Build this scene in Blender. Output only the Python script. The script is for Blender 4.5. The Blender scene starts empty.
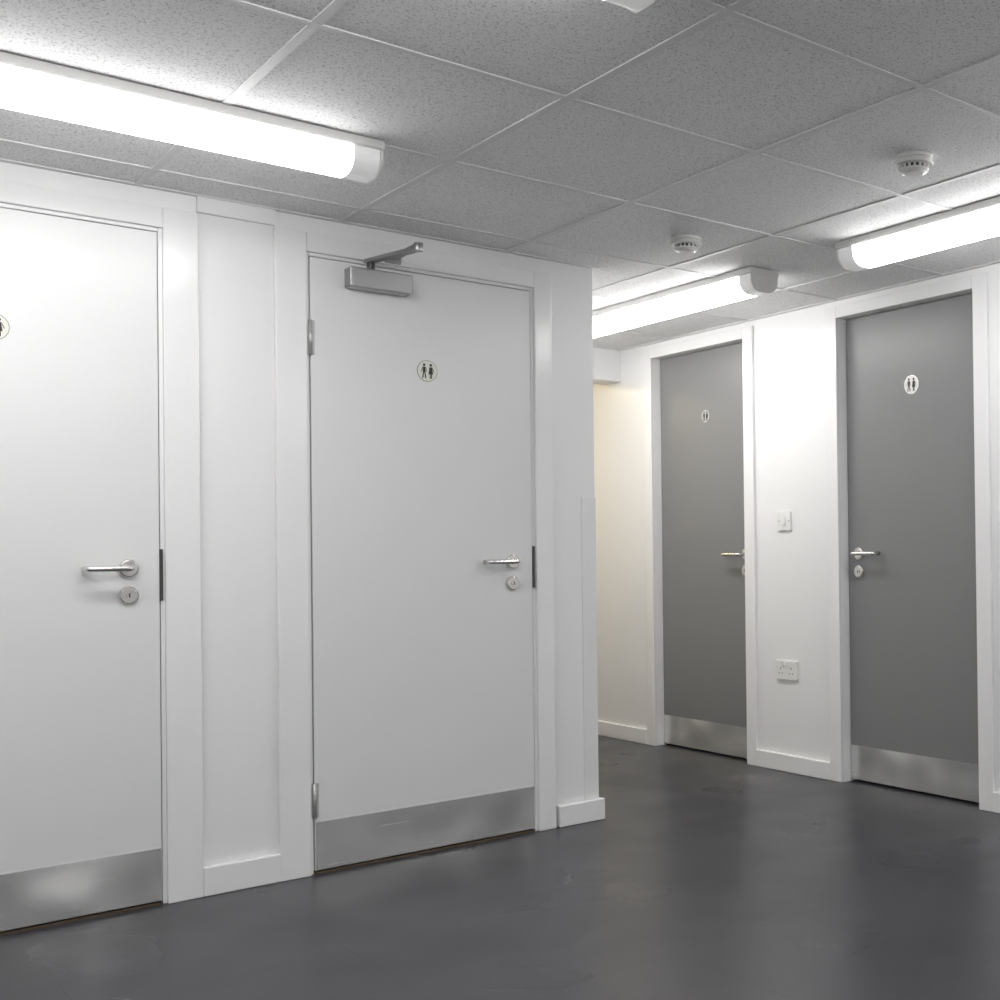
import bpy, bmesh, math, random
from mathutils import Matrix, Vector
scene=bpy.context.scene
try:
    scene.view_settings.view_transform='Standard'
    scene.view_settings.look='None'
except Exception: pass
YA=3.784; XB=3.677; H=2.114
CAMZ=1.0223
# ---------------------------------------------------------------- materials
def new_mat(name):
    m=bpy.data.materials.new(name); m.use_nodes=True
    nt=m.node_tree; return m,nt,nt.nodes['Principled BSDF']
def paint(name,col,rough=0.4,spec=0.5,bump=0.02,bscale=60,var=0.02,metal=0.0):
    m,nt,b=new_mat(name)
    tc=nt.nodes.new('ShaderNodeTexCoord')
    n=nt.nodes.new('ShaderNodeTexNoise'); n.inputs['Scale'].default_value=2.3; n.inputs['Detail'].default_value=3
    nt.links.new(tc.outputs['Object'],n.inputs['Vector'])
    r=nt.nodes.new('ShaderNodeMapRange'); r.inputs['To Min'].default_value=1-var; r.inputs['To Max'].default_value=1+var
    nt.links.new(n.outputs['Fac'],r.inputs['Value'])
    v=nt.nodes.new('ShaderNodeVectorMath'); v.operation='SCALE'; v.inputs[0].default_value=col[:3]
    nt.links.new(r.outputs['Result'],v.inputs['Scale']); nt.links.new(v.outputs['Vector'],b.inputs['Base Color'])
    b.inputs['Roughness'].default_value=rough; b.inputs['Specular IOR Level'].default_value=spec
    b.inputs['Metallic'].default_value=metal
    if bump:
        n2=nt.nodes.new('ShaderNodeTexNoise'); n2.inputs['Scale'].default_value=bscale; n2.inputs['Detail'].default_value=2
        nt.links.new(tc.outputs['Object'],n2.inputs['Vector'])
        bp=nt.nodes.new('ShaderNodeBump'); bp.inputs['Strength'].default_value=bump; bp.inputs['Distance'].default_value=0.01
        nt.links.new(n2.outputs['Fac'],bp.inputs['Height']); nt.links.new(bp.outputs['Normal'],b.inputs['Normal'])
    return m
M_wall=paint('wall_paint',(0.83,0.83,0.83),0.34,0.45,0.05,40)
M_trim=paint('trim_gloss_paint',(0.84,0.84,0.84),0.20,0.5,0.03,30)
M_door=paint('door_paint_white',(0.745,0.755,0.752),0.32,0.45,0.02,50)
M_grey=paint('door_paint_grey',(0.222,0.223,0.226),0.36,0.45,0.03,50,0.03)
M_plastic=paint('white_plastic',(0.80,0.80,0.78),0.3,0.5,0)
M_dark=paint('dark_metal',(0.05,0.05,0.05),0.4,0.5,0)
M_black=paint('black_print',(0.03,0.03,0.03),0.5,0.3,0)
M_slot=paint('socket_slot',(0.08,0.08,0.08),0.5,0.3,0)
M_sign=paint('sign_plate',(0.74,0.75,0.66),0.25,0.5,0)
M_ring=paint('sign_rim',(0.30,0.30,0.28),0.3,0.5,0)
M_sign2=paint('sign_plate_dull',(0.45,0.45,0.45),0.3,0.5,0)
M_guard=paint('corner_guard_plastic',(0.80,0.80,0.80),0.3,0.5,0)
M_thr=paint('threshold_wood',(0.12,0.09,0.055),0.5,0.4,0)
M_bar=paint('ceiling_bar',(0.74,0.74,0.74),0.5,0.3,0)
def steel(name,col,rough,sx,metal=1,bump=.06,wav=0,rv=.06):
    m,nt,b=new_mat(name)
    tc=nt.nodes.new('ShaderNodeTexCoord'); mp=nt.nodes.new('ShaderNodeMapping'); mp.inputs['Scale'].default_value=sx
    n=nt.nodes.new('ShaderNodeTexNoise'); n.inputs['Scale'].default_value=1; n.inputs['Detail'].default_value=4
    nt.links.new(tc.outputs['Object'],mp.inputs['Vector']); nt.links.new(mp.outputs['Vector'],n.inputs['Vector'])
    r=nt.nodes.new('ShaderNodeMapRange'); r.inputs['To Min'].default_value=rough-rv; r.inputs['To Max'].default_value=rough+rv
    nt.links.new(n.outputs['Fac'],r.inputs['Value']); nt.links.new(r.outputs['Result'],b.inputs['Roughness'])
    bp=nt.nodes.new('ShaderNodeBump'); bp.inputs['Strength'].default_value=bump; bp.inputs['Distance'].default_value=0.002
    nt.links.new(n.outputs['Fac'],bp.inputs['Height'])
    if wav:
        n3=nt.nodes.new('ShaderNodeTexNoise'); n3.inputs['Scale'].default_value=3.0; n3.inputs['Detail'].default_value=1
        nt.links.new(tc.outputs['Object'],n3.inputs['Vector'])
        b2=nt.nodes.new('ShaderNodeBump'); b2.inputs['Strength'].default_value=1; b2.inputs['Distance'].default_value=wav
        nt.links.new(n3.outputs['Fac'],b2.inputs['Height']); nt.links.new(b2.outputs['Normal'],bp.inputs['Normal'])
    nt.links.new(bp.outputs['Normal'],b.inputs['Normal'])
    b.inputs['Base Color'].default_value=(*col,1); b.inputs['Metallic'].default_value=metal
    return m
M_kick=steel('brushed_steel',(0.76,0.76,0.75),0.25,(3,3,500),0.76,.035,.06,.05)
M_steel=steel('satin_steel',(0.74,0.73,0.71),0.25,(40,40,40))
M_alu=steel('closer_silver',(0.50,0.50,0.50),0.32,(30,30,30))
M_arm=steel('arm_grey_metal',(0.33,0.33,0.33),0.32,(30,30,30))
M_hinge=paint('hinge_satin',(0.50,0.50,0.49),0.35,0.6,0,metal=0.4)
# ceiling tile
M_ceil,nt,b=new_mat('mineral_ceiling_tile')
tc=nt.nodes.new('ShaderNodeTexCoord')
def holes(scale,lo,hi,dist=0.0):
    n=nt.nodes.new('ShaderNodeTexNoise'); n.inputs['Scale'].default_value=scale; n.inputs['Detail'].default_value=2.0; n.inputs['Distortion'].default_value=dist
    nt.links.new(tc.outputs['Object'],n.inputs['Vector'])
    r=nt.nodes.new('ShaderNodeMapRange'); r.inputs['From Min'].default_value=lo; r.inputs['From Max'].default_value=hi
    nt.links.new(n.outputs['Fac'],r.inputs['Value']); return r
r1=holes(140,0.60,0.66,0.3); r2=holes(250,0.57,0.68)
mx=nt.nodes.new('ShaderNodeMath'); mx.operation='MAXIMUM'
nt.links.new(r1.outputs['Result'],mx.inputs[0]); nt.links.new(r2.outputs['Result'],mx.inputs[1])
mix=nt.nodes.new('ShaderNodeMix'); mix.data_type='RGBA'
mix.inputs['A'].default_value=(0.88,0.88,0.88,1); mix.inputs['B'].default_value=(0.52,0.52,0.52,1)
nt.links.new(mx.outputs[0],mix.inputs['Factor']); nt.links.new(mix.outputs['Result'],b.inputs['Base Color'])
bp=nt.nodes.new('ShaderNodeBump'); bp.invert=True; bp.inputs['Strength'].default_value=0.25; bp.inputs['Distance'].default_value=0.002
nt.links.new(mx.outputs[0],bp.inputs['Height']); nt.links.new(bp.outputs['Normal'],b.inputs['Normal'])
b.inputs['Roughness'].default_value=0.85; b.inputs['Specular IOR Level'].default_value=0.2
# floor vinyl
M_floor,nt,b=new_mat('floor_vinyl_slate')
tc=nt.nodes.new('ShaderNodeTexCoord')
n=nt.nodes.new('ShaderNodeTexNoise'); n.inputs['Scale'].default_value=3; n.inputs['Detail'].default_value=5; n.inputs['Roughness'].default_value=0.6
nt.links.new(tc.outputs['Object'],n.inputs['Vector'])
n2=nt.nodes.new('ShaderNodeTexNoise'); n2.inputs['Scale'].default_value=90; n2.inputs['Detail'].default_value=3
nt.links.new(tc.outputs['Object'],n2.inputs['Vector'])
n4=nt.nodes.new('ShaderNodeTexNoise'); n4.inputs['Scale'].default_value=2.2; n4.inputs['Detail'].default_value=2
nt.links.new(tc.outputs['Object'],n4.inputs['Vector'])
br=nt.nodes.new('ShaderNodeTexBrick'); br.offset=0.0
br.inputs['Scale'].default_value=1; br.inputs['Brick Width'].default_value=0.6; br.inputs['Row Height'].default_value=0.6
br.inputs['Mortar Size'].default_value=0.0014; br.inputs['Mortar Smooth'].default_value=0.0
nt.links.new(tc.outputs['Object'],br.inputs['Vector'])
ad=nt.nodes.new('ShaderNodeMath'); ad.operation='ADD'; nt.links.new(n.outputs['Fac'],ad.inputs[0]); nt.links.new(n2.outputs['Fac'],ad.inputs[1])
r=nt.nodes.new('ShaderNodeMapRange'); r.inputs['From Min'].default_value=0.7; r.inputs['From Max'].default_value=1.3
nt.links.new(ad.outputs[0],r.inputs['Value'])
mix=nt.nodes.new('ShaderNodeMix'); mix.data_type='RGBA'
mix.inputs['A'].default_value=(0.034,0.034,0.040,1); mix.inputs['B'].default_value=(0.048,0.048,0.055,1)
nt.links.new(r.outputs['Result'],mix.inputs['Factor'])
mix2=nt.nodes.new('ShaderNodeMix'); mix2.data_type='RGBA'; mix2.inputs['B'].default_value=(0.022,0.022,0.026,1)
nt.links.new(mix.outputs['Result'],mix2.inputs['A']); nt.links.new(br.outputs['Fac'],mix2.inputs['Factor'])
nt.links.new(mix2.outputs['Result'],b.inputs['Base Color'])
r=nt.nodes.new('ShaderNodeMapRange'); r.inputs['From Min'].default_value=0.3; r.inputs['From Max'].default_value=0.7; r.inputs['To Min'].default_value=0.25; r.inputs['To Max'].default_value=0.37
nt.links.new(n4.outputs['Fac'],r.inputs['Value']); nt.links.new(r.outputs['Result'],b.inputs['Roughness'])
b.inputs['Specular IOR Level'].default_value=0.46
bp=nt.nodes.new('ShaderNodeBump'); bp.inputs['Strength'].default_value=0.05; bp.inputs['Distance'].default_value=0.004
nt.links.new(n2.outputs['Fac'],bp.inputs['Height']); nt.links.new(bp.outputs['Normal'],b.inputs['Normal'])
def emis(name,col,s,base=(0.9,0.9,0.9)):
    m,nt,b=new_mat(name)
    b.inputs['Base Color'].default_value=(*base,1); b.inputs['Roughness'].default_value=0.25
    b.inputs['Emission Color'].default_value=(*col,1); b.inputs['Emission Strength'].default_value=s
    return m
EM=19.0
M_lamp=emis('lit_diffuser',(1.0,0.99,0.985),EM)
M_lampside=emis('lit_diffuser_side',(1.0,0.99,0.985),7.0)
M_lampend=emis('diffuser_end',(1.0,1.0,0.99),0.22,(0.80,0.80,0.80))
M_warm=emis('warm_diffuser',(1.0,0.82,0.48),19.0)
# ---------------------------------------------------------------- mesh helpers
ID=lambda p:Vector(p)
def FA(x0=0,z0=0): return lambda p:Vector((x0+p[0],YA-p[1],z0+p[2]))
def FB(y0=0,z0=0): return lambda p:Vector((XB-p[1],y0-p[0],z0+p[2]))
class MB:
    def __init__(s,f=ID): s.bm=bmesh.new(); s.f=f; s.mats=[]
    def mi(s,m):
        if m not in s.mats: s.mats.append(m)
        return s.mats.index(m)
    def box(s,x0,x1,y0,y1,z0,z1,m):
        vs=[s.bm.verts.new(s.f((x,y,z))) for x in (x0,x1) for y in (y0,y1) for z in (z0,z1)]
        for q in ((0,1,3,2),(4,6,7,5),(0,4,5,1),(2,3,7,6),(0,2,6,4),(1,5,7,3)):
            fc=s.bm.faces.new([vs[i] for i in q]); fc.material_index=s.mi(m)
        return s
    def prism(s,pts,axis,a0,a1,m,smooth=False,segm=None):
        def mk(p,a):
            if axis==0: return (a,p[0],p[1])
            if axis==1: return (p[0],a,p[1])
            return (p[0],p[1],a)
        A=[s.bm.verts.new(s.f(mk(p,a0))) for p in pts]; B=[s.bm.verts.new(s.f(mk(p,a1))) for p in pts]
        k=s.mi(m); n=len(pts)
        for i in range(n):
            fc=s.bm.faces.new((A[i],A[(i+1)%n],B[(i+1)%n],B[i])); fc.smooth=smooth
            fc.material_index=s.mi(segm(pts[i],pts[(i+1)%n])) if segm else k
        s.bm.faces.new(A).material_index=k; s.bm.faces.new(B[::-1]).material_index=k
        return s
    def cyl(s,c,r,axis,a0,a1,m,n=32,r1=None,smooth=True):
        r1=r if r1 is None else r1
        def mk(p,a):
            if axis==0: return (a,p[0],p[1])
            if axis==1: return (p[0],a,p[1])
            return (p[0],p[1],a)
        P=lambda rr,a:[s.bm.verts.new(s.f(mk((c[0]+rr*math.cos(2*math.pi*i/n),c[1]+rr*math.sin(2*math.pi*i/n)),a))) for i in range(n)]
        A=P(r,a0);B=P(r1,a1);k=s.mi(m)
        for i in range(n):
            fc=s.bm.faces.new((A[i],A[(i+1)%n],B[(i+1)%n],B[i])); fc.material_index=k; fc.smooth=smooth
        s.bm.faces.new(A).material_index=k; s.bm.faces.new(B[::-1]).material_index=k
        return s
    def tube(s,pts,r,m,n=14):
        pts=[Vector(p) for p in pts]; rings=[]; k=s.mi(m)
        for i,p in enumerate(pts):
            t=(pts[min(i+1,len(pts)-1)]-pts[max(i-1,0)]).normalized()
            up=Vector((0,0,1)) if abs(t.z)<0.9 else Vector((1,0,0))
            a=t.cross(up).normalized(); b=t.cross(a).normalized()
            rings.append([s.bm.verts.new(s.f(p+a*r*math.cos(2*math.pi*j/n)+b*r*math.sin(2*math.pi*j/n))) for j in range(n)])
        for A,B in zip(rings,rings[1:]):
            for j in range(n):
                fc=s.bm.faces.new((A[j],A[(j+1)%n],B[(j+1)%n],B[j])); fc.material_index=k; fc.smooth=True
        s.bm.faces.new(rings[0]).material_index=k; s.bm.faces.new(rings[-1][::-1]).material_index=k
        return s
    def done(s,name,parent=None,bevel=0,seg=2):
        bmesh.ops.recalc_face_normals(s.bm,faces=s.bm.faces)
        me=bpy.data.meshes.new(name); s.bm.to_mesh(me); s.bm.free()
        for m in s.mats: me.materials.append(m)
        o=bpy.data.objects.new(name,me); scene.collection.objects.link(o)
        if parent: o.parent=parent
        if bevel:
            md=o.modifiers.new('bevel','BEVEL'); md.width=bevel; md.segments=seg; md.limit_method='ANGLE'; md.angle_limit=math.radians(40)
        return o
def empty(name):
    o=bpy.data.objects.new(name,None); scene.collection.objects.link(o); return o
def arc(c,r,a0,a1,n):
    return [(c[0]+r*math.cos(math.radians(a0+(a1-a0)*i/n)),c[1]+r*math.sin(math.radians(a0+(a1-a0)*i/n))) for i in range(n+1)]
# ---------------------------------------------------------------- room shell
X0,X1,Y0,Y1=-1.6,3.632,-1.6,6.8
WB=3.632      # face of the right-hand wall
WA=3.797      # face of the front wall (panel plane)
XE=2.483      # end of the front wall
MB().box(X0-.1,X1+.25,Y0-.1,Y1+.1,-.1,0,M_floor).done('floor')
MB().box(X0-.1,X1+.25,Y0-.1,Y1+.1,H,H+.1,M_ceil).done('ceiling')
g=MB()
for i in range(-6,5):
    x=1.51+.6*i
    if X0<x<WB: g.box(x-.011,x+.011,Y0,Y1,H-.003,H+.001,M_bar)
for j in range(-7,8):
    y=2.407+.6*j
    if Y0<y<Y1: g.box(X0,WB,y-.009,y+.009,H-.0034,H+.001,M_bar)
g.box(X0,XE,WA-.022,WA,H-.0038,H+.001,M_bar).box(WB-.022,WB,Y0,Y1,H-.0038,H+.001,M_bar).box(XE,XE+.022,WA-.022,Y1,H-.0038,H+.001,M_bar)
g.done('ceiling_grid')
# front wall with two door openings (+frames)
D1=(0.158,0.961); D2=(1.407,2.203); ZT=1.981
w=MB(); F=0.028
w.box(X0,D1[0]-F,WA,WA+.1,0,H,M_wall)
w.box(D1[1]+F,D2[0]-F,WA,WA+.1,0,H,M_wall)
w.box(D2[1]+F,XE,WA,WA+.1,0,H,M_wall)
for d in (D1,D2): w.box(d[0]-F,d[1]+F,WA,WA+.1,ZT+F,H,M_wall)
w.done('wall_front')
MB().box(XE-.1,XE,WA+.1,Y1,0,H,M_wall).done('wall_passage')
MB().box(X0-.1,WB+.2,Y1,Y1+.1,0,H,M_wall).done('wall_end')
MB().box(X0-.1,X0,Y0,Y1,0,H,M_wall).done('wall_left')
MB().box(X0-.1,WB+.2,Y0-.1,Y0,0,H,M_wall).done('wall_back')
D3=(4.245,4.987); D4=(2.857,3.611); ZB=2.0325
w=MB()
w.box(WB,WB+.12,Y0,D4[0],0,H,M_wall).box(WB,WB+.12,D4[1],D3[0],0,H,M_wall).box(WB,WB+.12,D3[1],Y1,0,H,M_wall)
for d in (D3,D4): w.box(WB,WB+.12,d[0],d[1],ZB,H,M_wall)
w.done('wall_right')
MB().box(XE,WB,5.28,5.44,1.945,H,M_wall).done('ceiling_bulkhead',bevel=.002)
# ---------------------------------------------------------------- trims, front wall
def door_frame_A(d,name,lw,rw):
    t=MB()
    yf=YA+.003
    for x0,x1 in ((d[0]-F,d[0]-.003),(d[1]+.003,d[1]+F)):
        t.box(x0,x1,yf,WA+.1,0,ZT+F,M_trim)
    t.box(d[0]-.003,d[1]+.003,yf,WA+.1,ZT+.003,ZT+F,M_trim)
    for x0,x1 in ((d[0]-.003,d[0]+.012),(d[1]-.012,d[1]+.003)): t.box(x0,x1,YA+.05,WA+.1,0,ZT+.003,M_trim)
    t.box(d[0]+.012,d[1]-.012,YA+.05,WA+.1,ZT-.012,ZT+.003,M_trim)
    ya=YA-.010
    t.box(d[0]-F-lw+.012,d[0]-.014,ya,WA,0,ZT+.075,M_trim)
    t.box(d[1]+.014,d[1]+F+rw-.012,ya,WA,0,ZT+.075,M_trim)
    t.box(d[0]-.014,d[1]+.014,ya,WA,ZT+.014,ZT+.075,M_trim)
    return t.done(name,bevel=.003)
door_frame_A(D1,'trim_1',.095,.095)
door_frame_A(D2,'trim_2',.095,.070)
MB().box(1.072,1.301,YA-.002,WA,2.062,H,M_trim).done('trim_3',bevel=.002)
MB().box(1.072,1.301,YA-.010,WA,0,.088,M_trim).done('baseboard_front',bevel=.004)
t=MB(); t.box(2.3,XE+.016,WA-.028,WA,0,.080,M_trim).box(XE,XE+.016,WA,Y1,0,.080,M_trim); t.done('baseboard_corner',bevel=.004)
MB().box(XE-.060,XE+.003,WA-.0035,WA,.080,1.23,M_guard).box(XE,XE+.003,WA,WA+.055,.080,1.23,M_guard).done('corner_guard',bevel=.001)
MB().box(X0,D1[0]-F-.09,WA-.02,WA,0,.082,M_trim).done('baseboard_front_far',bevel=.004)
for k,d in enumerate((D1,D2)):
    MB().box(d[0],d[1],YA+.004,WA+.1,0,.007,M_thr).done('threshold_strip' if k==0 else 'threshold_strip.001')
# ---------------------------------------------------------------- trims, right wall
def door_frame_B(d,name):
    t=MB(); XF=WB-.015; aw=.07
    t.box(XF,WB,d[0]-aw,d[0],0,ZB+.052,M_trim); t.box(XF,WB,d[1],d[1]+aw,0,ZB+.052,M_trim)
    t.box(XF,WB,d[0],d[1],ZB,ZB+.052,M_trim)
    t.box(XB+.046,WB+.12,d[0]-.0,d[0]+.02,0,ZB,M_trim).box(XB+.046,WB+.12,d[1]-.02,d[1],0,ZB,M_trim).box(XB+.046,WB+.12,d[0]+.02,d[1]-.02,ZB-.02,ZB,M_trim)
    return t.done(name,bevel=.0025)
door_frame_B(D3,'trim_4'); door_frame_B(D4,'trim_5')
t=MB()
for y0,y1 in ((Y0,D4[0]-.07),(D4[1]+.07,D3[0]-.07),(D3[1]+.07,Y1)): t.box(WB-.02,WB,y0,y1,0,.080,M_trim)
t.done('baseboard_right',bevel=.004)
# ---------------------------------------------------------------- doors
def handle(fr,parent,sgn,u,z,L=.13,lock=True):
    f=fr(u,z); m=MB(f)
    m.cyl((0,0),.0265,1,0.0,.007,M_steel,40).cyl((0,0),.0245,1,.007,.0095,M_steel,40,r1=.022)
    r=.012; V=.052
    pts=[(0,.008,0),(0,V-r,0)]+[(sgn*(r-r*math.cos(a)),V-r+r*math.sin(a),0) for a in [math.radians(x) for x in (20,40,60,80)]]
    pts+=[(sgn*r,V,0),(sgn*(L-r),V,0)]
    pts+=[(sgn*(L-r+r*math.sin(a)),V-r+r*math.cos(a),0) for a in [math.radians(x) for x in (20,40,60,80)]]
    pts+=[(sgn*L,V-r,0),(sgn*L,.012,0)]
    m.tube(pts,.0088,M_steel)
    m.done('lever_handle',parent)
    if lock:
        m=MB(fr(u,z-.078)); m.cyl((0,0),.0265,1,0,.007,M_steel,40).cyl((0,0),.0245,1,.007,.0095,M_steel,40,r1=.022)
        m.cyl((0,0),.0085,1,.0095,.0125,M_steel,24); m.box(-.0015,.0015,.0124,.0135,-.006,.006,M_dark)
        m.done('lock_escutcheon',parent)
def door_A(d,name,hinges):
    e=empty(name)
    MB().box(d[0],d[1],YA,YA+.044,.012,ZT,M_door).done('leaf',e,bevel=.0015)
    k=MB(); k.box(d[0]+.002,d[1]-.002,YA-.0015,YA,.014,.166,M_kick)
    k.done('kick_plate',e)
    s=MB(FA())
    for x in (d[0]+.02,(d[0]+d[1])/2,d[1]-.02):
        for z in (.03,.15): s.cyl((x,z),.0035,1,.0014,.003,M_steel,12)
    s.done('plate_screws',e)
    handle(FA,e,-1,d[1]-.082,.990,.114)
    if hinges:
        hm=MB()
        for z in (.181,1.667):
            hm.cyl((d[0]-.001,YA-.003),.0058,2,z,z+.11,M_hinge,20)
            for q in (.036,.072): hm.cyl((d[0]-.001,YA-.003),.0061,2,z+q,z+q+.001,M_dark,20)
            hm.box(d[0]-.008,d[0]+.012,YA-.002,YA+.0005,z,z+.11,M_hinge)
        hm.done('hinges',e)
    MB().box(d[1]+.0005,d[1]+.009,YA-.0025,YA+.02,.893,1.045,M_dark).done('strike_plate',e)
    return e
door_A(D1,'door_1',False); door_A(D2,'door_2',True)
def door_B(d,name,u,L):
    e=empty(name)
    MB().box(XB,XB+.044,d[0]+.003,d[1]-.003,.010,ZB-.003,M_grey).done('leaf',e,bevel=.0015)
    MB().box(XB-.0015,XB,d[0]+.004,d[1]-.004,.012,.160,M_kick).done('kick_plate',e)
    s=MB(FB())
    for y in (d[0]+.03,(d[0]+d[1])/2,d[1]-.03):
        for z in (.03,.145): s.cyl((-y,z),.0035,1,.0014,.003,M_steel,12)
    s.done('plate_screws',e)
    handle(FB,e,u[1],u[0],1.000,L)
    return e
door_B(D3,'door_3',(4.303,-1),.125); door_B(D4,'door_4',(3.542,1),.128)
# ---------------------------------------------------------------- door closer
e=empty('door_closer')
m=MB(FA()); m.box(1.520,1.728,0.0,.052,1.894,1.960,M_alu); m.done('body',e,bevel=.005,seg=3)
m=MB(FA()); m.box(1.517,1.524,.001,.051,1.896,1.958,M_arm).box(1.724,1.731,.001,.051,1.896,1.958,M_arm); m.done('end_caps',e,bevel=.003)
m=MB(FA()); m.cyl((1.595,.030),.013,2,1.955,1.994,M_dark,24)
def bar(m,p,q,w,h,mat):
    p=Vector(p);q=Vector(q);t=(q-p).normalized();sd=Vector((-t.y,t.x,0)).normalized()*w/2
    vs=[]
    for P in (p,q):
        for a in (-1,1):
            for z in (-h/2,h/2): vs.append(m.bm.verts.new(m.f(P+sd*a+Vector((0,0,z)))))
    for qd in ((0,1,3,2),(4,6,7,5),(0,4,5,1),(2,3,7,6),(0,2,6,4),(1,5,7,3)):
        m.bm.faces.new([vs[i] for i in qd]).material_index=m.mi(mat)
bar(m,(1.590,.015,1.990),(1.655,.262,1.996),.030,.012,M_arm)
bar(m,(1.655,.262,2.007),(1.675,.012,2.014),.026,.010,M_arm)
m.cyl((1.655,.255),.015,2,1.988,2.014,M_arm,20)
m.box(1.650,1.705,.009,.018,1.998,2.028,M_arm)
m.done('arm',e,bevel=.0015)
# ---------------------------------------------------------------- signs
def sign(fr,u,z,R,plate,ring):
    m=MB(fr(u,z))
    m.cyl((0,0),R,1,0.0,.002,ring,48,smooth=False).cyl((0,0),R*.94,1,.002,.0026,plate,48,smooth=False)
    v0,v1=.0026,.0031; k=R/.04
    def poly(pts): m.prism([(a*k,b*k) for a,b in pts],1,v0,v1,M_black)
    def disc(cx,cz,r): m.cyl((cx*k,cz*k),r*k,1,v0,v1,M_black,18,smooth=False)
    for cx in (-.013,.013):
        disc(cx,.022,.0050)
    c=-.013   # man
    poly([(c-.0055,.015),(c+.0055,.015),(c+.0050,-.006),(c-.0050,-.006)])
    poly([(c-.0050,-.006),(c-.0007,-.006),(c-.0040,-.028),(c-.0085,-.028)])
    poly([(c+.0007,-.006),(c+.0050,-.006),(c+.0085,-.028),(c+.0040,-.028)])
    poly([(c-.0062,.015),(c-.0060,.011),(c-.0105,-.005),(c-.0130,-.004)])
    poly([(c+.0062,.015),(c+.0060,.011),(c+.0090,-.005),(c+.0108,-.004)])
    c=.013    # woman
    poly([(c-.0050,.015),(c+.0050,.015),(c+.0090,-.012),(c-.0090,-.012)])
    poly([(c-.0045,-.012),(c-.0008,-.012),(c-.0008,-.028),(c-.0045,-.028)])
    poly([(c+.0008,-.012),(c+.0045,-.012),(c+.0045,-.028),(c+.0008,-.028)])
    poly([(c+.0060,.015),(c+.0062,.010),(c+.0125,-.004),(c+.0145,-.003)])
    return m
sign(FA,1.802,1.650,.037,M_sign,M_ring).done('restroom_sign')
sign(FA,.556,1.654,.037,M_sign,M_ring).done('restroom_sign.001')
sign(FB,3.227,1.703,.040,M_plastic,M_steel).done('restroom_sign.002')
sign(FB,4.602,1.698,.034,M_sign2,M_grey).done('restroom_sign.003')
# ---------------------------------------------------------------- switch, socket  (on wall face WB)
def FW(y0,z0): return lambda p:Vector((WB-p[1],y0-p[0],z0+p[2]))
sc=WB/XB
m=MB(FW(4.020*sc,1.022+(1.154-1.022)*sc)); m.box(-.043,.043,0,.009,-.043,.043,M_plastic)
m.box(-.012,.012,.009,.0125,-.020,.020,M_plastic)
for x in (-.033,.033): m.cyl((x,0),.003,1,.009,.0095,M_slot,12)
m.box(-.0125,.0125,.009,.0094,-.0215,-.0205,M_slot)
m.done('light_switch',bevel=.002)
m=MB(FW(4.017*sc,1.022+(.459-1.022)*sc)); m.box(-.073,.073,0,.009,-.043,.043,M_plastic)
for cx in (-.036,.036):
    m.box(cx-.0025,cx+.0025,.009,.0094,.004,.013,M_slot)
    for dx in (-.011,.011): m.box(cx+dx-.0035,cx+dx+.0035,.009,.0094,-.017,-.0125,M_slot)
    x=cx*.45; m.box(x-.006,x+.006,.009,.013,.020,.036,M_plastic); m.box(x-.003,x+.003,.0129,.0133,.032,.0345,M_slot)
m.done('electrical_socket',bevel=.0015)
# ---------------------------------------------------------------- smoke detectors
def detector(x,y,name):
    m=MB(lambda p:Vector((x+p[0],y+p[1],H-p[2])))
    m.cyl((0,0),.052,2,0,.012,M_plastic,48)
    m.cyl((0,0),.050,2,.012,.022,M_plastic,48,r1=.055)
    m.cyl((0,0),.055,2,.022,.028,M_plastic,48,r1=.052)
    m.cyl((0,0),.036,2,.028,.040,M_slot,48)
    for i in range(16):
        a=2*math.pi*i/16; c,s_=math.cos(a),math.sin(a)
        m.prism([(c*.034-s_*.0030,s_*.034+c*.0030),(c*.041-s_*.0030,s_*.041+c*.0030),(c*.041+s_*.0030,s_*.041-c*.0030),(c*.034+s_*.0030,s_*.034-c*.0030)],2,.028,.041,M_plastic)
    m.cyl((0,0),.042,2,.038,.045,M_plastic,48,r1=.038)
    m.cyl((0,0),.038,2,.045,.050,M_plastic,48,r1=.024)
    m.done(name)
detector(2.465,2.145,'smoke_detector'); detector(2.498,3.225,'smoke_detector.001')
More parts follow.
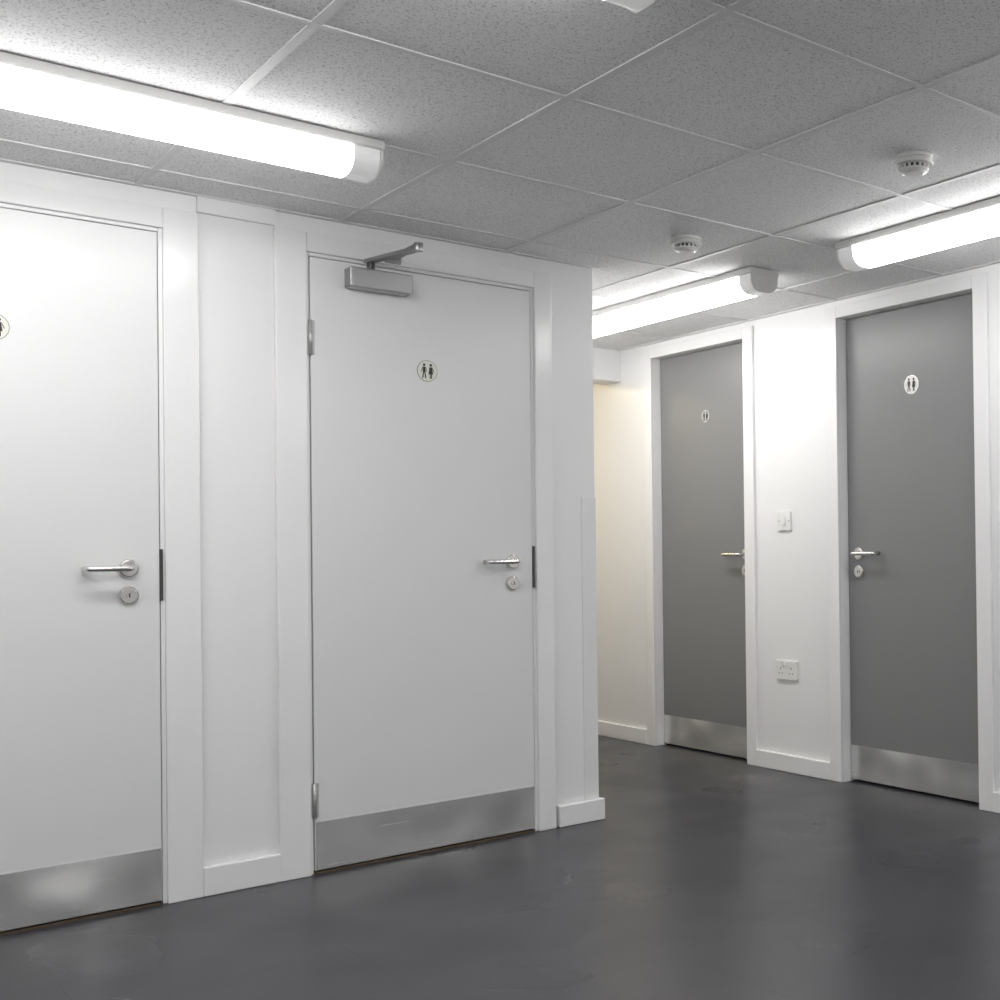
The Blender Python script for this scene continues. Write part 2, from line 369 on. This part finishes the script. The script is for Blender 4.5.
# ---------------------------------------------------------------- fluorescent battens
def batten(axis,c,a0,a1,name):
    if axis==0: f=lambda p:Vector((p[0],c+p[1],H-p[2]))
    else: f=lambda p:Vector((c+p[1],p[0],H-p[2]))
    e=empty(name)
    W=.072
    m=MB(f); m.prism([(-W,0.002),(W,0.002),(W,.022),(W-.004,.026),(-W+.004,.026),(-W,.022)],0,a0,a1,M_plastic); m.done('body_tray',e)
    R=.05; w=W-.006; zt=.026; zb=.092
    prof=[(-w,zt)]+arc((-w+R,zb-R),R,180,90,10)+arc((w-R,zb-R),R,90,0,10)+[(w,zt)]
    E=.078
    sg=lambda p,q: M_lamp if (p[1]+q[1])/2>.060 else M_lampside
    m=MB(f); m.prism(prof,0,a0+E,a1-E,M_lamp,segm=sg); m.done('diffuser',e)
    for k,(q0,q1) in enumerate(((a0+.010,a0+E),(a1-E,a1-.010))):
        m=MB(f); m.prism(prof,0,q0,q1,M_lampend); m.done('diffuser_end_%d'%(k+1),e)
    prof2=[(-w-.003,zt)]+arc((-w+R,zb-R),R+.003,180,90,10)+arc((w-R,zb-R),R+.003,90,0,10)+[(w+.003,zt)]
    m=MB(f); m.prism(prof2,0,a0,a0+.010,M_plastic); m.prism(prof2,0,a1-.010,a1,M_plastic); m.done('end_caps',e,bevel=.003)
batten(0,3.045,-.50,1.303,'fluorescent_ceiling_light')
batten(0,1.742,-.50,1.27,'fluorescent_ceiling_light.001')
batten(1,3.005,3.385,5.2,'fluorescent_ceiling_light.002')
batten(1,3.015,1.15,2.935,'fluorescent_ceiling_light.003')
batten(0,0.2,-.50,1.29,'fill_batten')  # unseen batten above the camera, added for ambient fill
batten(1,3.015,-1.1,.7,'fill_batten.001')  # second added fill batten, out of view to the right
m=MB(); m.cyl((2.95,6.1),.14,2,H-.07,H,M_warm,40,r1=.15); m.done('passage_ceiling_lamp')
# ---------------------------------------------------------------- world, camera
w=bpy.data.worlds.new('world'); scene.world=w; w.use_nodes=True
w.node_tree.nodes['Background'].inputs[0].default_value=(0.02,0.02,0.02,1)
f_,cy,yaw,roll,pitch=1166.9115,540.2686,0.8288,0.0122,0.0077; cx=786.65
fwd=Vector((math.cos(yaw),math.sin(yaw),0)); right=Vector((math.sin(yaw),-math.cos(yaw),0)); up=Vector((0,0,1))
F2=fwd*math.cos(pitch)+up*math.sin(pitch); U2=up*math.cos(pitch)-fwd*math.sin(pitch)
Rc=right*math.cos(roll)-U2*math.sin(roll); Uc=U2*math.cos(roll)+right*math.sin(roll)
M=Matrix(((Rc.x,Uc.x,-F2.x,0),(Rc.y,Uc.y,-F2.y,0),(Rc.z,Uc.z,-F2.z,CAMZ),(0,0,0,1)))
cd=bpy.data.cameras.new('camera'); co=bpy.data.objects.new('camera',cd); scene.collection.objects.link(co)
co.matrix_world=M; cd.sensor_width=36; cd.lens=f_*36/1000; cd.shift_x=(500-cx)/1000; cd.shift_y=(cy-500)/1000; cd.clip_start=.02
scene.camera=co
